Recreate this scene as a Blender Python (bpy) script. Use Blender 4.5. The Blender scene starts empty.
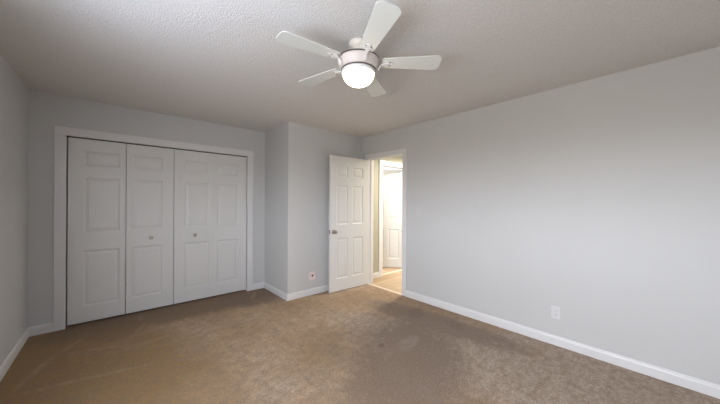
import bpy, bmesh, math, random
from mathutils import Vector, Matrix
random.seed(4)
sc = bpy.context.scene
C = sc.collection
R = math.radians

# ------------------------------------------------------------------ room dimensions
H = 2.44
XL, XR = -0.634, 3.125          # left / right wall faces
YB, YR = 4.198, -1.40           # closet wall / wall behind the camera
XC, YC = 1.762, 3.426           # boxed-out corner
WT = 0.115                      # wall thickness
XH = XR + WT                    # hall side of the right wall
YH = 3.45                       # hall end wall

# ------------------------------------------------------------------ camera
F, YAW, CY, CH, ROLL = 273.37, 0.732285, 202.855, 1.33894, 0.005565
cam = bpy.data.objects.new('camera', bpy.data.cameras.new('camera')); C.objects.link(cam)
r0 = Vector((math.cos(YAW), -math.sin(YAW), 0)); u0 = Vector((0, 0, 1)); fw = Vector((math.sin(YAW), math.cos(YAW), 0))
cr = r0*math.cos(ROLL) + u0*math.sin(ROLL); cu = -r0*math.sin(ROLL) + u0*math.cos(ROLL)
M = Matrix((cr, cu, -fw)).transposed().to_4x4(); M.translation = (0, 0, CH)
cam.matrix_world = M
cam.data.sensor_width = 36; cam.data.sensor_fit = 'HORIZONTAL'
cam.data.lens = F/720*36; cam.data.shift_y = (CY-202)/720; cam.data.clip_start = 0.02
sc.camera = cam

# ------------------------------------------------------------------ world, lights, exposure
sc.view_settings.view_transform = 'Standard'; sc.view_settings.look = 'None'
sc.view_settings.gamma = 1; sc.view_settings.use_curve_mapping = False
sc.view_settings.exposure = 0.15
SKY, GROUND, FILL_LOBE = 19.0, 9.5, 4.5
w = bpy.data.worlds.new('daylight'); sc.world = w; w.use_nodes = True
nt = w.node_tree; nt.nodes.clear()
out = nt.nodes.new('ShaderNodeOutputWorld'); bg = nt.nodes.new('ShaderNodeBackground')
tc = nt.nodes.new('ShaderNodeTexCoord'); sx = nt.nodes.new('ShaderNodeSeparateXYZ'); rp = nt.nodes.new('ShaderNodeValToRGB')
mr = nt.nodes.new('ShaderNodeMapRange'); mr.inputs[1].default_value = -1; mr.inputs[2].default_value = 1
for i, (p_, c_) in enumerate(((.16, (GROUND*1.20, GROUND*1.34, GROUND*1.66)), (.31, (GROUND*.86, GROUND*.86, GROUND*.90)), (.43, (GROUND*.60, GROUND*.55, GROUND*.47)),
                             (.475, (GROUND*.60, GROUND*.55, GROUND*.47)), (.53, (SKY*.95, SKY*.985, SKY*1.07)))):      # bright ground, unseen dimmer band shaped to darken the upper wall, sky
    e_ = rp.color_ramp.elements[i] if i < 2 else rp.color_ramp.elements.new(p_)
    e_.position = p_; e_.color = (*c_, 1)
nt.links.new(tc.outputs['Generated'], sx.inputs[0]); nt.links.new(sx.outputs['Z'], mr.inputs[0])
nt.links.new(mr.outputs[0], rp.inputs[0])
# unseen bright lobe added low at the rear left, brightening the ceiling
dn = nt.nodes.new('ShaderNodeVectorMath'); dn.operation = 'NORMALIZE'
dp = nt.nodes.new('ShaderNodeVectorMath'); dp.operation = 'DOT_PRODUCT'; dp.inputs[1].default_value = Vector((-.50, -.74, -.45)).normalized()
mx_ = nt.nodes.new('ShaderNodeMath'); mx_.operation = 'MAXIMUM'; mx_.inputs[1].default_value = 0
pw_ = nt.nodes.new('ShaderNodeMath'); pw_.operation = 'POWER'; pw_.inputs[1].default_value = 16
yc = nt.nodes.new('ShaderNodeVectorMath'); yc.operation = 'SCALE'; yc.inputs[0].default_value = (FILL_LOBE*.88, FILL_LOBE*.98, FILL_LOBE*1.2)
ad = nt.nodes.new('ShaderNodeVectorMath'); ad.operation = 'ADD'
nt.links.new(tc.outputs['Generated'], dn.inputs[0]); nt.links.new(dn.outputs[0], dp.inputs[0]); nt.links.new(dp.outputs['Value'], mx_.inputs[0])
nt.links.new(mx_.outputs[0], pw_.inputs[0]); nt.links.new(pw_.outputs[0], yc.inputs['Scale'])
nt.links.new(rp.outputs[0], ad.inputs[0]); nt.links.new(yc.outputs[0], ad.inputs[1]); nt.links.new(ad.outputs[0], bg.inputs[0]); nt.links.new(bg.outputs[0], out.inputs[0])
WY0, WY1, WZ0, WZ1 = -0.40, 1.62, 1.00, 2.08      # window in the left wall, beside the camera

def area(name, loc, rot, sx_, sy_, power, col, portal=False):
    l = bpy.data.lights.new(name, 'AREA'); l.shape = 'RECTANGLE'; l.size = sx_; l.size_y = sy_
    l.energy = power; l.color = col
    if portal: l.cycles.is_portal = True
    o = bpy.data.objects.new(name, l); o.location = loc; o.rotation_euler = rot; C.objects.link(o); return o
area('window_portal', (XL-WT-0.02, (WY0+WY1)/2, (WZ0+WZ1)/2), (0, R(-90), 0), WZ1-WZ0, WY1-WY0, 1, (1, 1, 1), True)
area('hall_ceiling_lamp', (4.25, 2.76, 2.22), (0, 0, 0), 0.30, 0.30, 45, (1.0, 0.91, 0.76))
area('far_room_fill', (3.45, 3.85, 2.40), (0, 0, 0), 0.3, 0.3, 7, (1.0, 0.95, 0.86))  # added unseen fill, evens the light on the hall door
GLOBE = 6.0

# ------------------------------------------------------------------ materials
def mat(name, col, rough=0.5, spec=0.4, metal=0.0):
    m = bpy.data.materials.new(name); m.use_nodes = True
    b = m.node_tree.nodes['Principled BSDF']
    b.inputs['Base Color'].default_value = (*col, 1); b.inputs['Roughness'].default_value = rough
    b.inputs['Specular IOR Level'].default_value = spec; b.inputs['Metallic'].default_value = metal
    return m
def N(m, t, **kw):
    n = m.node_tree.nodes.new(t)
    for k, v in kw.items(): setattr(n, k, v)
    return n
def L(m, a, b): m.node_tree.links.new(a, b)
def objcoord(m, scale=(1, 1, 1)):
    t = N(m, 'ShaderNodeTexCoord'); mp = N(m, 'ShaderNodeMapping'); mp.inputs['Scale'].default_value = scale
    L(m, t.outputs['Object'], mp.inputs[0]); return mp.outputs[0]
def noise(m, vec, scale, detail=3, rough=.5):
    n = N(m, 'ShaderNodeTexNoise'); n.inputs['Scale'].default_value = scale; n.inputs['Detail'].default_value = detail
    n.inputs['Roughness'].default_value = rough; L(m, vec, n.inputs['Vector']); return n.outputs['Fac']
def ramp(m, fac, stops):
    r = N(m, 'ShaderNodeValToRGB'); el = r.color_ramp.elements
    while len(el) < len(stops): el.new(0.5)
    for e, (p, c) in zip(el, stops): e.position = p; e.color = (*c, 1) if len(c) == 3 else c
    L(m, fac, r.inputs[0]); return r.outputs[0]
def bump(m, h, strength, dist):
    b = N(m, 'ShaderNodeBump'); b.inputs['Strength'].default_value = strength; b.inputs['Distance'].default_value = dist
    L(m, h, b.inputs['Height']); L(m, b.outputs[0], m.node_tree.nodes['Principled BSDF'].inputs['Normal'])
def mixc(m, fac, a, b):
    x = N(m, 'ShaderNodeMix', data_type='RGBA')
    if isinstance(fac, float): x.inputs[0].default_value = fac
    else: L(m, fac, x.inputs[0])
    for s, v in ((6, a), (7, b)):
        if isinstance(v, tuple): x.inputs[s].default_value = (*v, 1)
        else: L(m, v, x.inputs[s])
    return x.outputs[2]
def base(m, sock): L(m, sock, m.node_tree.nodes['Principled BSDF'].inputs['Base Color'])

def wall_mat(name, col):
    m = mat(name, col, .55, .3); v = objcoord(m)
    f = noise(m, v, 1.3, 2)
    base(m, ramp(m, f, [(.3, tuple(c*.985 for c in col)), (.7, tuple(min(1, c*1.012) for c in col))]))
    bump(m, noise(m, v, 140, 2), .12, .002); return m
WALL = wall_mat('grey_wall_paint', (.593, .600, .600))
HALLWALL = wall_mat('hall_cream_paint', (.47, .465, .38))
FARWALL = wall_mat('white_wall_paint', (.78, .77, .74))
TRIM = mat('white_trim_paint', (.74, .74, .745), .35, .45)
DOORP = mat('white_door_paint', (.715, .717, .705), .38, .45)
_v = objcoord(DOORP, (60, 60, 4)); bump(DOORP, noise(DOORP, _v, 2, 3), .05, .001)
HDOORP = mat('hall_door_paint', (.66, .665, .67), .38, .45)
WHITE = mat('white_plastic', (.78, .78, .78), .35, .5)
PLATE = mat('ivory_plate_plastic', (.80, .69, .68), .35, .5)
DARK = mat('dark_gap', (.01, .01, .01), .6, .3)
BLADE = mat('fan_blade_white', (.70, .73, .70), .4, .4)
HOUSE = mat('fan_housing_satin', (.70, .64, .61), .38, .5)
GROOVE = mat('fan_groove_shadow_metal', (.07, .06, .055), .5, .4)
CREAM = mat('fan_canopy_cream', (.74, .70, .62), .4, .4)
NICKEL = mat('satin_nickel', (.52, .49, .45), .28, .5, 1.0)
BRONZE = mat('aged_nickel', (.16, .14, .12), .3, .5, 1.0)
KNOBM = mat('dull_nickel', (.34, .31, .28), .3, .5, 1.0)
OUTLETP = mat('outlet_plastic', (.69, .69, .70), .4, .4)
LITK = mat('window_lit_nickel', (.80, .79, .77), .35, .5, .5)  # paler nickel, window light on the back knob put into the colour
PAINTED = mat('painted_plastic_plate', (.64, .64, .645), .4, .4)
GLOBEM = mat('lit_frosted_glass', (.95, .95, .93), .3, .4)
_b = GLOBEM.node_tree.nodes['Principled BSDF']; _b.inputs['Emission Color'].default_value = (1, .82, .56, 1); _b.inputs['Emission Strength'].default_value = GLOBE

CEIL = mat('popcorn_ceiling', (.66, .63, .60), .85, .1)
_v = objcoord(CEIL); _n1 = noise(CEIL, _v, 95, 4, .62); _n2 = noise(CEIL, _v, 30, 2)
base(CEIL, ramp(CEIL, _n1, [(.35, (.695, .683, .662)), (.62, (.765, .753, .732))]))
bump(CEIL, ramp(CEIL, _n1, [(.38, (0, 0, 0)), (.66, (1, 1, 1))]), .5, .005)

CARPET = mat('brown_carpet', (.3, .23, .17), .95, .05)
_v = objcoord(CARPET); _vs = objcoord(CARPET, (3.2, .9, 1)); _vd = objcoord(CARPET, (.8, 3.0, 1))
_fine = noise(CARPET, _v, 190, 3, .7); _mid = noise(CARPET, _v, 14, 5, .7); _pile = noise(CARPET, _v, 48, 5, .75); _fmid = noise(CARPET, _v, 9, 6, .75); _big = noise(CARPET, _v, 1.7, 4, .6)
_st = noise(CARPET, _vs, 1.8, 4, .6); _sd = noise(CARPET, _vd, 1.6, 4, .6)
_c = ramp(CARPET, _big, [(.34, (.57, .39, .225)), (.50, (.68, .485, .315)), (.66, (.75, .57, .42))])
_c = mixc(CARPET, ramp(CARPET, _st, [(.45, (0, 0, 0)), (.68, (.5, .5, .5))]), _c, (.43, .325, .235))
_c = mixc(CARPET, ramp(CARPET, _sd, [(.5, (0, 0, 0)), (.72, (.5, .5, .5))]), _c, (.70, .56, .43))
def blob(c, cx, cy, rx, ry, rot, col, amt, nz=None, soft=.38):
    t = N(CARPET, 'ShaderNodeTexCoord'); mp = N(CARPET, 'ShaderNodeMapping', vector_type='TEXTURE')
    mp.inputs['Location'].default_value = (cx, cy, 0); mp.inputs['Rotation'].default_value = (0, 0, R(rot)); mp.inputs['Scale'].default_value = (rx, ry, 1)
    L(CARPET, t.outputs['Object'], mp.inputs[0])
    # ragged edge: shift the coordinate by noise
    gr = N(CARPET, 'ShaderNodeTexGradient', gradient_type='SPHERICAL'); L(CARPET, mp.outputs[0], gr.inputs[0])
    sb = N(CARPET, 'ShaderNodeMath', operation='MULTIPLY_ADD', use_clamp=False); L(CARPET, nz or _big, sb.inputs[0]); sb.inputs[1].default_value = 4.0; sb.inputs[2].default_value = -.9
    mu = N(CARPET, 'ShaderNodeMath', operation='MULTIPLY'); L(CARPET, gr.outputs['Fac'], mu.inputs[0]); L(CARPET, sb.outputs[0], mu.inputs[1])
    f = ramp(CARPET, mu.outputs[0], [(.08, (0, 0, 0)), (.08+soft, (amt, amt, amt))])
    return mixc(CARPET, f, c, col)
_c = blob(_c, -.35, 2.85, 1.15, 1.9, 20, (.47, .29, .12), .97)                # browner carpet at the left
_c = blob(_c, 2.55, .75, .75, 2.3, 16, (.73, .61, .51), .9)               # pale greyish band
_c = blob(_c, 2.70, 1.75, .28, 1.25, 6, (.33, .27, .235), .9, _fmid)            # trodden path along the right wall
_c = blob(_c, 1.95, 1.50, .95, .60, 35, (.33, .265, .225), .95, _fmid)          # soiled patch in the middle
_c = blob(_c, .75, 4.05, 1.7, .50, 0, (.30, .215, .15), .9, _st, .3)  # dark band along the closet, with shade and pile direction in the colour
_c = blob(_c, .05, 3.78, .30, .30, 45, (.33, .22, .13), .8, _mid, .2)           # dark brushed pile and shade along the closet, painted into the carpet
_c = blob(_c, 1.45, 3.85, .55, .42, 0, (.29, .22, .175), .8, _mid, .3)  # darker by the boxed-out corner, shade and pile direction painted in
_c = blob(_c, 1.72, 1.42, .55, .16, 70, (.60, .52, .47), .45, _fmid)
_c = blob(_c, 2.05, 1.62, .30, .10, 15, (.62, .54, .48), .5, _fmid)
_c = blob(_c, 1.50, 1.33, .75, .40, 35, (.32, .245, .19), .8, _fmid)
_c = blob(_c, 1.87, 1.77, .05, .035, 20, (.15, .11, .12), .9, _pile, .3)        # small dark spill
_c = blob(_c, 2.74, 2.02, .22, .12, 30, (.24, .19, .18), .7, _fmid, .3)
_c = blob(_c, 2.80, 1.55, .20, .10, 60, (.26, .21, .18), .6, _fmid, .3)
for _a in ((-.09, 3.43, .26, .035, -20), (-.30, 3.66, .22, .03, 62), (.20, 3.66, .25, .03, 70), (1.50, 3.95, .24, .04, 60), (-.45, 3.30, .36, .04, 75), (-.1, 2.9, .5, .035, -12), (.35, 3.3, .4, .03, 8)):
    _c = blob(_c, *_a, (.74, .56, .38), .42, _fmid, .5)                         # vacuum cleaner marks
_c = mixc(CARPET, ramp(CARPET, _mid, [(.42, (0, 0, 0)), (.64, (.65, .65, .65))]), _c, (.34, .255, .185))
_c = mixc(CARPET, ramp(CARPET, _pile, [(.38, (.6, .6, .6)), (.60, (0, 0, 0))]), _c, (.28, .20, .145))
_c = mixc(CARPET, ramp(CARPET, _fine, [(.35, (.6, .6, .6)), (.65, (0, 0, 0))]), _c, (.20, .145, .10))
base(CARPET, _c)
_h = N(CARPET, 'ShaderNodeMath', operation='ADD'); L(CARPET, _fine, _h.inputs[0]); L(CARPET, _pile, _h.inputs[1]); bump(CARPET, _h.outputs[0], .7, .012)

PLANK = mat('oak_plank_floor', (.5, .38, .25), .4, .4)
_v = objcoord(PLANK)
_bt = N(PLANK, 'ShaderNodeTexBrick'); _bt.offset = .37; _bt.inputs['Scale'].default_value = 1
_bt.inputs['Brick Width'].default_value = 1.1; _bt.inputs['Row Height'].default_value = .13; _bt.inputs['Mortar Size'].default_value = .0022
_bt.inputs['Color1'].default_value = (.62, .47, .31, 1); _bt.inputs['Color2'].default_value = (.44, .31, .19, 1); _bt.inputs['Mortar'].default_value = (.22, .15, .09, 1)
L(PLANK, _v, _bt.inputs['Vector'])
_g = noise(PLANK, objcoord(PLANK, (1.5, 22, 1)), 2.2, 5, .6)
base(PLANK, mixc(PLANK, ramp(PLANK, _g, [(.4, (0, 0, 0)), (.7, (.5, .5, .5))]), _bt.outputs['Color'], (.36, .25, .15)))

# ------------------------------------------------------------------ mesh helpers
def obj(name, bm, m, parent=None, smooth=False, bevel=0):
    me = bpy.data.meshes.new(name); bmesh.ops.recalc_face_normals(bm, faces=bm.faces); bm.to_mesh(me); bm.free()
    me.materials.append(m)
    o = bpy.data.objects.new(name, me); C.objects.link(o)
    if parent: o.parent = parent
    if smooth:
        for p in me.polygons: p.use_smooth = True
    if bevel:
        b = o.modifiers.new('bevel', 'BEVEL'); b.width = bevel; b.segments = 2; b.limit_method = 'ANGLE'; b.angle_limit = R(40)
    return o
def tag(o, label, cat, group=None, kind=None):
    o['label'] = label; o['category'] = cat
    if group: o['group'] = group
    if kind: o['kind'] = kind
    return o
def thing(name, loc=(0, 0, 0), rotz=0):
    o = bpy.data.objects.new(name, None); o.empty_display_size = .1; C.objects.link(o); o.location = loc; o.rotation_euler = (0, 0, rotz); return o
def box(bm, x0, x1, y0, y1, z0, z1):
    v = [bm.verts.new((x, y, z)) for z in (z0, z1) for y in (y0, y1) for x in (x0, x1)]
    for f in ((0, 1, 3, 2), (4, 5, 7, 6), (0, 1, 5, 4), (2, 3, 7, 6), (0, 2, 6, 4), (1, 3, 7, 5)): bm.faces.new([v[i] for i in f])
def boxes(*bs):
    bm = bmesh.new()
    for b in bs: box(bm, *b)
    return bm
def struct(name, bm, m, label, cat, bevel=0):
    return tag(obj(name, bm, m, None, False, bevel), label, cat, kind='structure')
def lathe(prof, seg=48, axis='Z', origin=(0, 0, 0)):
    """prof: list of (radius, height); axis Z up or along Y."""
    bm = bmesh.new(); rings = []
    def P(x, y, h):
        p = Vector((x, y, h)) if axis == 'Z' else (Vector((x, h, y)) if axis == 'Y' else Vector((h, x, y)))
        return p + Vector(origin)
    for r_, h in prof:
        if r_ < 1e-6: rings.append([bm.verts.new(P(0, 0, h))])
        else: rings.append([bm.verts.new(P(r_*math.cos(2*math.pi*i/seg), r_*math.sin(2*math.pi*i/seg), h)) for i in range(seg)])
    for a, b in zip(rings, rings[1:]):
        for i in range(seg):
            j = (i+1) % seg
            if len(a) == 1 and len(b) == 1: continue
            if len(a) == 1: bm.faces.new((a[0], b[i], b[j]))
            elif len(b) == 1: bm.faces.new((a[i], a[j], b[0]))
            else: bm.faces.new((a[i], a[j], b[j], b[i]))
    for rg in (rings[0], rings[-1]):
        if len(rg) > 1: bm.faces.new(rg)
    return bm
def prism_path(bm, prof, pts, closed=False):
    """sweep a profile [(side, z)] along floor-plan points; side is measured to the LEFT of travel; mitred corners."""
    n = len(pts); rings = []
    for i, p in enumerate(pts):
        p = Vector(p)
        d0 = (p-Vector(pts[i-1])).normalized() if i > 0 else None
        d1 = (Vector(pts[i+1])-p).normalized() if i < n-1 else None
        if d0 is None: d0 = d1
        if d1 is None: d1 = d0
        n0 = Vector((-d0.y, d0.x)); n1 = Vector((-d1.y, d1.x)); b = (n0+n1).normalized(); k = 1/max(.2, b.dot(n0))
        rings.append([bm.verts.new((p.x+b.x*s*k, p.y+b.y*s*k, z)) for s, z in prof])
    for a, b in zip(rings, rings[1:]):
        for i in range(len(prof)):
            j = (i+1) % len(prof); bm.faces.new((a[i], a[j], b[j], b[i]))
    bm.faces.new(rings[0]); bm.faces.new(rings[-1])
    return bm
def panel_leaf(w, z0, z1, t, cols, rows):
    """moulded panel door leaf: x 0..w, front at y=0 (faces -y), back at y=t; panels sunk on both faces."""
    bm = bmesh.new()
    xs = sorted({0, w, *[c for p in cols for c in p]}); zs = sorted({z0, z1, *[c for p in rows for c in p]})
    for side in (0, 1):
        yy = (lambda d: d) if side == 0 else (lambda d: t-d)
        V = {(x, z): bm.verts.new((x, yy(0), z)) for x in xs for z in zs}
        for xa, xb in zip(xs, xs[1:]):
            for za, zb in zip(zs, zs[1:]):
                ring = [V[xa, za], V[xb, za], V[xb, zb], V[xa, zb]]
                if (xa, xb) in cols and (za, zb) in rows:
                    for ins, dep in ((.005, .002), (.014, .0075), (.022, .0085), (.034, .0055), (.048, .003)):
                        new = [bm.verts.new((x, yy(dep), z)) for x, z in ((xa+ins, za+ins), (xb-ins, za+ins), (xb-ins, zb-ins), (xa+ins, zb-ins))]
                        for i in range(4): bm.faces.new((ring[i], ring[(i+1) % 4], new[(i+1) % 4], new[i]))
                        ring = new
                bm.faces.new(ring)
        if side == 0: V0 = V
    for xa, xb in zip(xs, xs[1:]):
        for z in (z0, z1): bm.faces.new((V0[xa, z], V0[xb, z], V[xb, z], V[xa, z]))
    for za, zb in zip(zs, zs[1:]):
        for x in (0, w): bm.faces.new((V0[x, za], V0[x, zb], V[x, zb], V[x, za]))
    return bm

# ------------------------------------------------------------------ floors, ceilings, walls
CX0, CX1, CZ = -0.375, 1.492, 2.030          # closet opening (inside the casing)
DY0, DY1, DZ = 2.545, 3.262, 2.058           # bedroom doorway
HX0, HX1 = 3.650, 4.450                      # doorway at the end of the hall
struct('floor', boxes((XL-WT, XR+.02, YR-WT, YB+.75, -.1, 0)), CARPET, 'worn mottled brown carpet covering the bedroom floor', 'floor')
struct('floor_hall', boxes((XR+.02, 5.3, 1.2, 5.6, -.1, 0)), PLANK, 'light oak plank floor in the hallway beyond the open door', 'floor')
struct('ceiling', boxes((XL-WT, XH, YR-WT, YB+.75, H, H+.1)), CEIL, 'textured popcorn bedroom ceiling above the fan', 'ceiling')
struct('ceiling_hall', boxes((XH, 5.3, 1.2, 5.6, H, H+.1)), FARWALL, 'plain white hallway ceiling beyond the doorway', 'ceiling')
struct('wall_left', boxes((XL-WT, XL, YR-WT, WY0, 0, H), (XL-WT, XL, WY1, YB+.75, 0, H), (XL-WT, XL, WY0, WY1, 0, WZ0), (XL-WT, XL, WY0, WY1, WZ1, H)), WALL, 'grey painted wall at the left of the closet', 'wall')
struct('wall_back', boxes((XL, CX0-.018, YB, YB+WT, 0, H), (CX1+.018, XC, YB, YB+WT, 0, H), (CX0-.018, CX1+.018, YB, YB+WT, CZ+.018, H)), WALL,
       'grey painted wall around the closet opening', 'wall')
struct('wall_corner', boxes((XC, XR, YC, YB+.75, 0, H)), WALL, 'grey boxed-out wall corner between closet and bedroom door', 'wall')
struct('wall_closet', boxes((XL, XC, YB+.65, YB+.75, 0, H)), WALL, 'back of the closet hidden behind the bifold doors', 'wall')
struct('wall_right', boxes((XR, XH, YR-WT, DY0-.018, 0, H), (XR, XH, DY1+.018, YB+.75, 0, H), (XR, XH, DY0-.018, DY1+.018, DZ+.018, H)), WALL,
       'long bare grey wall to the right of the doorway', 'wall')
struct('wall_rear', boxes((XL, XR, YR-WT, YR, 0, H)), WALL, 'grey wall facing the closet', 'wall')
struct('wall_hall', boxes((XH, HX0-.018, YH, YH+WT, 0, H), (HX1+.018, 5.2, YH, YH+WT, 0, H), (HX0-.018, HX1+.018, YH, YH+WT, 2.048, H)), HALLWALL,
       'cream painted hallway wall seen through the open bedroom door', 'wall')
struct('wall_hall_side', boxes((5.2, 5.3, 1.2, 5.6, 0, H), (XH, 5.2, 1.2, 1.3, 0, H), (XH, 5.2, 5.5, 5.6, 0, H)), FARWALL, 'white walls enclosing the hallway', 'wall')
wx0, wx1 = XL-.09, XL-.03
wf = boxes((wx0, wx1, WY0, WY0+.05, WZ0, WZ1), (wx0, wx1, WY1-.05, WY1, WZ0, WZ1), (wx0, wx1, WY0+.05, WY1-.05, WZ0, WZ0+.05),
           (wx0, wx1, WY0+.05, WY1-.05, WZ1-.05, WZ1), (wx0, wx1, (WY0+WY1)/2-.025, (WY0+WY1)/2+.025, WZ0+.05, WZ1-.05))
struct('window_1', wf, WHITE, 'white window frame in the left wall', 'window')

# ------------------------------------------------------------------ baseboards
BP = [(0, 0), (.014, 0), (.014, .066), (.011, .074), (.011, .080), (.005, .090), (0, .090)]
BPr = [(-s, z) for s, z in BP]
CW = .085                                     # closet casing width
DW = .078                                     # door casing width
def skirting(name, pts, label): struct(name, prism_path(bmesh.new(), BPr, pts), TRIM, label, 'baseboard')
skirting('baseboard_left', [(XL, YR), (XL, YB), (CX0-CW, YB)], 'white baseboard along the left wall up to the closet')
skirting('baseboard_corner', [(CX1+CW, YB), (XC, YB), (XC, YC), (XR, YC), (XR, DY1+DW)], 'white baseboard around the boxed-out corner beside the closet')
skirting('baseboard_right', [(XR, DY0-DW), (XR, YR)], 'white baseboard along the long right wall')
skirting('baseboard_hall', [(XH, YH), (HX0-.09, YH)], 'white baseboard below the cream hallway wall')

# ------------------------------------------------------------------ casings and jambs
def casing_y(bm, x0, x1, zt, y, cw, t=.016, wall=WT):
    """casing on a wall whose face is at y (facing -y) round x0..x1, plus jamb lining."""
    for a, b, zz in ((x0-cw, x0, zt), (x1, x1+cw, zt)): box(bm, a, b, y-t, y, 0, zz)
    box(bm, x0-cw, x1+cw, y-t, y, zt, zt+cw)
    box(bm, x0-.018, x0, y, y+wall, 0, zt+.018); box(bm, x1, x1+.018, y, y+wall, 0, zt+.018); box(bm, x0, x1, y, y+wall, zt, zt+.018)
struct('trim_1', (lambda bm: (casing_y(bm, CX0, CX1, CZ, YB, CW), bm)[1])(bmesh.new()), TRIM, 'wide white casing framing the closet doors', 'door frame', bevel=.003)
bm = bmesh.new()
t = .016
for a, b in ((DY0-DW, DY0), (DY1, DY1+DW)): box(bm, XR-t, XR, a, b, 0, DZ)
box(bm, XR-t, XR, DY0-DW, DY1+DW, DZ, DZ+DW-.004)
for a, b in ((DY0-.018, DY0), (DY1, DY1+.018)): box(bm, XR, XH, a, b, 0, DZ+.018)
box(bm, XR, XH, DY0, DY1, DZ, DZ+.018)
for a, b in ((DY0, DY0+.01), (DY1-.01, DY1)): box(bm, XR+.04, XR+.075, a, b, 0, DZ-.01)      # door stop
box(bm, XR+.04, XR+.075, DY0, DY1, DZ-.01, DZ)
dt = struct('trim_2', bm, TRIM, 'white casing and jamb around the open bedroom doorway', 'door frame', bevel=.003)
obj('strike_plate', boxes((XR-.005, XR+.035, DY0, DY0+.002, .90, .96), (XR-t-.004, XR-.004, DY0, DY0+.003, .915, .945)), BRONZE, dt)
struct('trim_3', (lambda bm: (casing_y(bm, HX0, HX1, 2.03, YH, .09), bm)[1])(bmesh.new()), TRIM, 'white casing of the second doorway at the end of the hallway', 'door frame', bevel=.003)
struct('trim_4', prism_path(bmesh.new(), [(-.022, 0), (.022, 0), (.016, .007), (-.016, .007)], [(XR+.01, DY0), (XR+.01, DY1)]), mat('threshold_cream', (.80, .70, .55), .4, .4),
       'pale threshold strip between the carpet and the plank floor', 'threshold')
struct('trim_5', prism_path(bmesh.new(), [(-.03, 0), (.03, 0), (.022, .007), (-.022, .007)], [(HX0, YH+.06), (HX1, YH+.06)]), mat('threshold_pale', (.72, .62, .48), .4, .4),
       'pale threshold strip across the far hallway doorway', 'threshold')

# ------------------------------------------------------------------ doors
ROWS = [(.190, .802), (1.005, 1.602), (1.724, 1.895)]
def knob(parent, x, z, y, m=NICKEL, r=.021, d=.032, name='knob'):
    pr = [(.0, 0), (.010, 0), (.010, -.003), (.006, -.006), (.006, -.012), (r*.8, -.016), (r, -.021), (r*.9, -d*.9), (r*.45, -d), (0, -d)]
    return obj(name, lathe(pr, 24, 'Y', (x, y, z)), m, parent, True)
def bifold(x0, x1, x2, label, seam, gap0, gap1, knob_leaf):
    t_ = thing('bifold_closet_door', (x0, YB+.022, 0))
    wide, nar = .113, .049
    spans = ((gap0, x1-x0-seam/2), (x1-x0+seam/2, x2-x0-gap1))
    for k, (p, q) in enumerate(spans):
        a = wide if k == 0 else nar; b = nar if k == 0 else wide
        w_ = q-p
        bm = panel_leaf(w_, .021, CZ-.012, .034, [(a, w_-b)], ROWS)
        for v in bm.verts: v.co.x += p
        lf = obj('door_leaf', bm, DOORP, t_)
        if k == knob_leaf: knob(lf, (p+q)/2, .897, 0, NICKEL)
    tag(t_, label, 'closet door', 'bifold doors of the closet', 'thing')
    return t_
bifold(CX0, .103, .571, 'white panelled bifold closet door nearest the side wall, dark seam between its two leaves', .006, .010, .003, 1)
bifold(.571, 1.033, CX1, 'white panelled bifold closet door next to the boxed-out wall corner, its leaves closed flush', .0008, .003, .007, 0)
tag(obj('trim_6', boxes((CX0, CX1, YB+.028, YB+.06, CZ-.006, CZ)), DARK), 'dark overhead track filling the shadow gap above the closet doors', 'door track', kind='structure')  # near-black strip stands in for the shadow line of the top gap

def passage_door(name, w_, hinge, ang, label, knobs=True, paint=DOORP, top=2.044):
    """leaf runs from the hinge (local x=0) to local x=w_; visible face local -y."""
    t_ = thing(name, hinge, ang); tag(t_, label, 'door', kind='structure')
    st, mu = .110, .084; pw = (w_-2*st-mu)/2
    bm = panel_leaf(w_, .008, top, .035, [(st, st+pw), (st+pw+mu, w_-st)], ROWS)
    lf = obj('door_leaf', bm, paint, t_, bevel=.0015)
    if knobs:
        for s in (0, 1):
            y0 = 0 if s == 0 else .035; sg = 1 if s == 0 else -1
            pr = [(0, 0), (.031, 0), (.031, -.004), (.026, -.008), (.012, -.010), (.011, -.028), (.020, -.032), (.027, -.042), (.026, -.052), (.018, -.058), (0, -.060)]
            bmk = lathe([(a, b*sg) for a, b in pr], 28, 'Y', (w_-.060, y0, .905))
            obj('door_knob', bmk, KNOBM if s == 0 else LITK, t_, True)
        obj('latch_plate', boxes((w_-.001, w_+.0015, .005, .030, .876, .934)), BRONZE, t_)
    for z in (.25, 1.02, 1.80):
        obj('hinge', lathe([(0, z-.045), (.006, z-.045), (.006, z+.045), (0, z+.045)], 12, 'Z', (-.006, .040, 0)), NICKEL, t_, True)
    return t_
# bedroom door, swung into the room (leaf direction towards -X and slightly +Y); visible face towards the camera
a = math.atan2(3.284-3.252, 2.366-3.106)
t_ = passage_door('door_1', .740, (3.106, 3.252, 0), a, 'open white six-panel bedroom door standing in front of the boxed-out wall')
t_.scale = (1, -1, 1)
d2 = passage_door('door_2', .755, (HX1-.005, YH+WT+.012, 0), R(133), 'white panelled door standing ajar beyond the hallway', False, HDOORP, 2.02)
d2.scale = (1, -1, 1)

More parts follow.
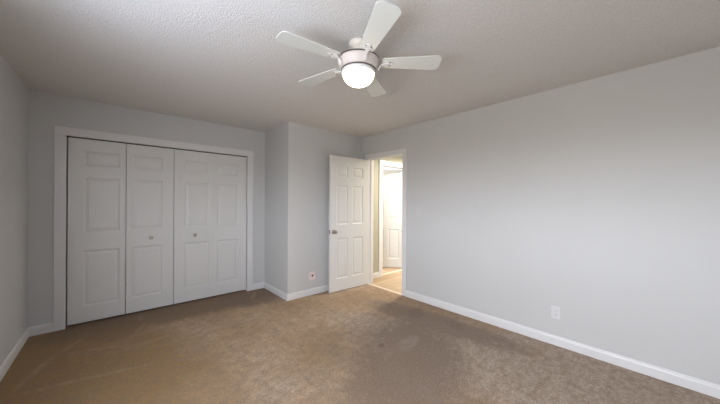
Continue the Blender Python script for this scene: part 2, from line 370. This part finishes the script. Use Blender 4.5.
# ------------------------------------------------------------------ ceiling fan
FX, FY, FZ, FA = 1.2459, 1.4092, 2.300, 3.01971
fan = thing('ceiling_fan', (FX, FY, H))
tag(fan, 'white five-blade ceiling fan with a lit frosted glass bowl', 'ceiling fan')
def fz(prof): return [(r_, z-H) for r_, z in prof]
obj('canopy', lathe(fz([(0, H), (.068, H), (.068, 2.425), (.064, 2.412), (.050, 2.400), (.034, 2.394), (.034, 2.350), (0, 2.350)])), CREAM, fan, True)
obj('motor_top', lathe(fz([(0, 2.352), (.060, 2.352), (.095, 2.344), (.124, 2.328), (.132, 2.323), (.132, 2.321), (0, 2.321)])), HOUSE, fan, True)
hs = obj('motor_housing', lathe(fz([(0, 2.312), (.142, 2.312), (.143, 2.309), (.1415, 2.300), (.135, 2.275), (.123, 2.251), (.120, 2.249), (0, 2.249)]), 64), HOUSE, fan, True)
obj('groove_ring', lathe(fz([(0, 2.321), (.1415, 2.321), (.1415, 2.312), (0, 2.312)]), 64), GROOVE, hs, True)
obj('groove_ring', lathe(fz([(0, 2.249), (.1195, 2.249), (.1195, 2.242), (0, 2.242)]), 64), GROOVE, hs, True)
obj('fitter_ring', lathe(fz([(.095, 2.242), (.1165, 2.242), (.117, 2.236), (.115, 2.225), (.111, 2.222), (.095, 2.222)]), 64), WHITE, fan, True)
gp = [(.1085, 2.224)] + [(.1085*math.cos(R(d)), 2.224-.083*math.sin(R(d))) for d in range(8, 90, 6)] + [(0, 2.141)]
obj('light_bowl', lathe(fz(gp), 64), GLOBEM, fan, True)
def blade_outline():
    r1, r2 = .165, .560; w1, w2 = .048, .071
    hw = lambda r_: w1+(w2-w1)*(r_-r1)/(r2-r1)
    pts = []
    def corner(cx, cy, rad, a0, a1, n=7):
        for i in range(n):
            a_ = R(a0+(a1-a0)*i/(n-1)); pts.append((cx+rad*math.cos(a_), cy+rad*math.sin(a_)))
    rc = .038; rr = .018
    corner(r1+rr, -w1+rr, rr, 180, 270); corner(r2-rc, -w2+rc, rc, 272, 360); corner(r2-rc, w2-rc, rc, 0, 88); corner(r1+rr, w1-rr, rr, 90, 180)
    return pts
def make_blade():
    bm = bmesh.new(); o = blade_outline()
    lo = [bm.verts.new((x, y, -.003)) for x, y in o]; hi = [bm.verts.new((x, y, .003)) for x, y in o]
    bm.faces.new(lo); bm.faces.new(hi)
    for i in range(len(o)):
        j = (i+1) % len(o); bm.faces.new((lo[i], lo[j], hi[j], hi[i]))
    return bm
def make_bracket():
    bm = bmesh.new()
    # flat plate under the blade: a rounded trefoil-like plate
    o = []
    for i in range(24):
        a_ = 2*math.pi*i/24; rr = .024+.006*math.cos(3*a_); o.append((.203+rr*1.25*math.cos(a_), rr*1.15*math.sin(a_)))
    lo = [bm.verts.new((x, y, -.0085)) for x, y in o]; hi = [bm.verts.new((x, y, -.0032)) for x, y in o]
    bm.faces.new(lo); bm.faces.new(hi)
    for i in range(24):
        j = (i+1) % 24; bm.faces.new((lo[i], lo[j], hi[j], hi[i]))
    return bm
def make_arm():
    bm = bmesh.new()
    path = [(.205, -.010, .014), (.184, -.011, .012), (.166, -.013, .011), (.154, -.019, .011), (.1465, -.029, .012), (.1365, -.050, .010)]
    rings = []
    for i, (r_, z, hw) in enumerate(path):
        a0 = path[max(0, i-1)]; b0 = path[min(len(path)-1, i+1)]
        d = Vector((b0[0]-a0[0], 0, b0[1]-a0[1])).normalized(); nn = Vector((-d.z, 0, d.x))*.004
        c = Vector((r_, 0, z))
        rings.append([bm.verts.new(c+nn*s+Vector((0, hw*q, 0))) for s, q in ((1, -1), (1, 1), (-1, 1), (-1, -1))])
    for p, q in zip(rings, rings[1:]):
        for i in range(4): bm.faces.new((p[i], p[(i+1) % 4], q[(i+1) % 4], q[i]))
    bm.faces.new(rings[0]); bm.faces.new(rings[-1])
    return bm
proto = None
for k in range(5):
    ang = FA + k*2*math.pi/5
    if proto is None:
        b_ = obj('blade', make_blade(), BLADE, fan, bevel=.0015)
        br = obj('bracket_plate', make_bracket(), WHITE, b_, bevel=.0015)
        scr = []
        for px, py in ((.190, .0), (.216, .017), (.216, -.017)):
            scr.append(obj('screw', lathe([(0, -.0085), (.0045, -.0085), (.0040, -.0112), (0, -.0122)], 12, 'Z', (px, py, 0)), BRONZE, b_, True))
        ar_me = obj('blade_arm', make_arm(), WHITE, fan, bevel=.002)
        proto = (b_, [br]+scr); arm0 = ar_me; b, ar = b_, ar_me
    else:
        b = proto[0].copy(); C.objects.link(b); b.parent = fan
        for ch in proto[1]:
            c = ch.copy(); C.objects.link(c); c.parent = b
        ar = arm0.copy(); C.objects.link(ar); ar.parent = fan
    b.location = (0, 0, FZ-H)
    b.rotation_euler = (Matrix.Rotation(ang, 3, 'Z') @ Matrix.Rotation(R((.8, -1.8, 0, 1.4, .3)[k]), 3, 'Y') @ Matrix.Rotation(R((-4, -10, -11, -8, -4)[k]), 3, 'X')).to_euler()
    ar.location = (0, 0, FZ-H); ar.rotation_euler = (0, 0, ang)

# ------------------------------------------------------------------ wall plates
def plate_mesh(w_, h_, t__=.006):
    bm = bmesh.new(); box(bm, -w_/2, w_/2, -t__, 0, -h_/2, h_/2); return bm
# outlet on the right wall (local -y faces the room)
o = thing('wall_outlet', (XR, .683, .308), R(-90))
tag(o, 'white duplex power outlet low on the long right wall', 'outlet')
obj('cover_plate', plate_mesh(.072, .118), OUTLETP, o, bevel=.0025)
for z in (-.0195, .0195):
    rc = obj('receptacle', lathe([(0, -.0062), (.0165, -.0062), (.0165, -.0082), (.0155, -.0088), (0, -.0088)], 24, 'Y', (0, 0, z)), OUTLETP, o)
    obj('slots', boxes((-.0075, -.0055, -.0094, -.0086, z-.002, z+.007), (.0055, .0075, -.0094, -.0086, z-.002, z+.006), (-.002, .002, -.0094, -.0086, z-.010, z-.006)), DARK, rc)
obj('screw', lathe([(0, -.006), (.003, -.006), (.0025, -.0075), (0, -.0078)], 12, 'Y'), NICKEL, o)
# switch by the door
o = thing('light_switch', (XR, 2.262, 1.215), R(-90))
tag(o, 'white toggle light switch on the wall beside the door casing', 'switch')
obj('cover_plate', plate_mesh(.072, .118), PAINTED, o, bevel=.0025)
obj('toggle', boxes((-.005, .005, -.017, -.006, .000, .012)), PAINTED, o, bevel=.001)
for z in (-.030, .030): obj('screw', lathe([(0, -.006), (.003, -.006), (.0025, -.0075), (0, -.0078)], 12, 'Y', (0, 0, z)), NICKEL, o)
# coax / phone plate on the boxed-out wall
o = thing('wall_jack', (2.148, YC, .270))
tag(o, 'pale square jack plate with dark socket low on the boxed-out wall', 'wall jack')
def rounded_plate(w_, h_, r_, t__):
    bm = bmesh.new(); o_ = []
    for cx, cz, a0 in ((w_/2-r_, h_/2-r_, 0), (-w_/2+r_, h_/2-r_, 90), (-w_/2+r_, -h_/2+r_, 180), (w_/2-r_, -h_/2+r_, 270)):
        for i in range(7): o_.append((cx+r_*math.cos(R(a0+15*i)), cz+r_*math.sin(R(a0+15*i))))
    f0 = [bm.verts.new((x, 0, z)) for x, z in o_]; f1 = [bm.verts.new((x, -t__, z)) for x, z in o_]
    bm.faces.new(f0); bm.faces.new(f1)
    for i in range(len(o_)):
        j = (i+1) % len(o_); bm.faces.new((f0[i], f0[j], f1[j], f1[i]))
    return bm
obj('cover_plate', rounded_plate(.118, .124, .036, .006), PLATE, o, bevel=.0025)
obj('socket', lathe([(0, -.006), (.016, -.006), (.015, -.010), (.006, -.010), (.0055, -.018), (0, -.018)], 20, 'Y', (.004, 0, .006)), BRONZE, o)
for x in (-.034, .040): obj('screw', lathe([(0, -.006), (.004, -.006), (.0035, -.0075), (0, -.0078)], 12, 'Y', (x, 0, .034 if x < 0 else .028)), BRONZE, o)
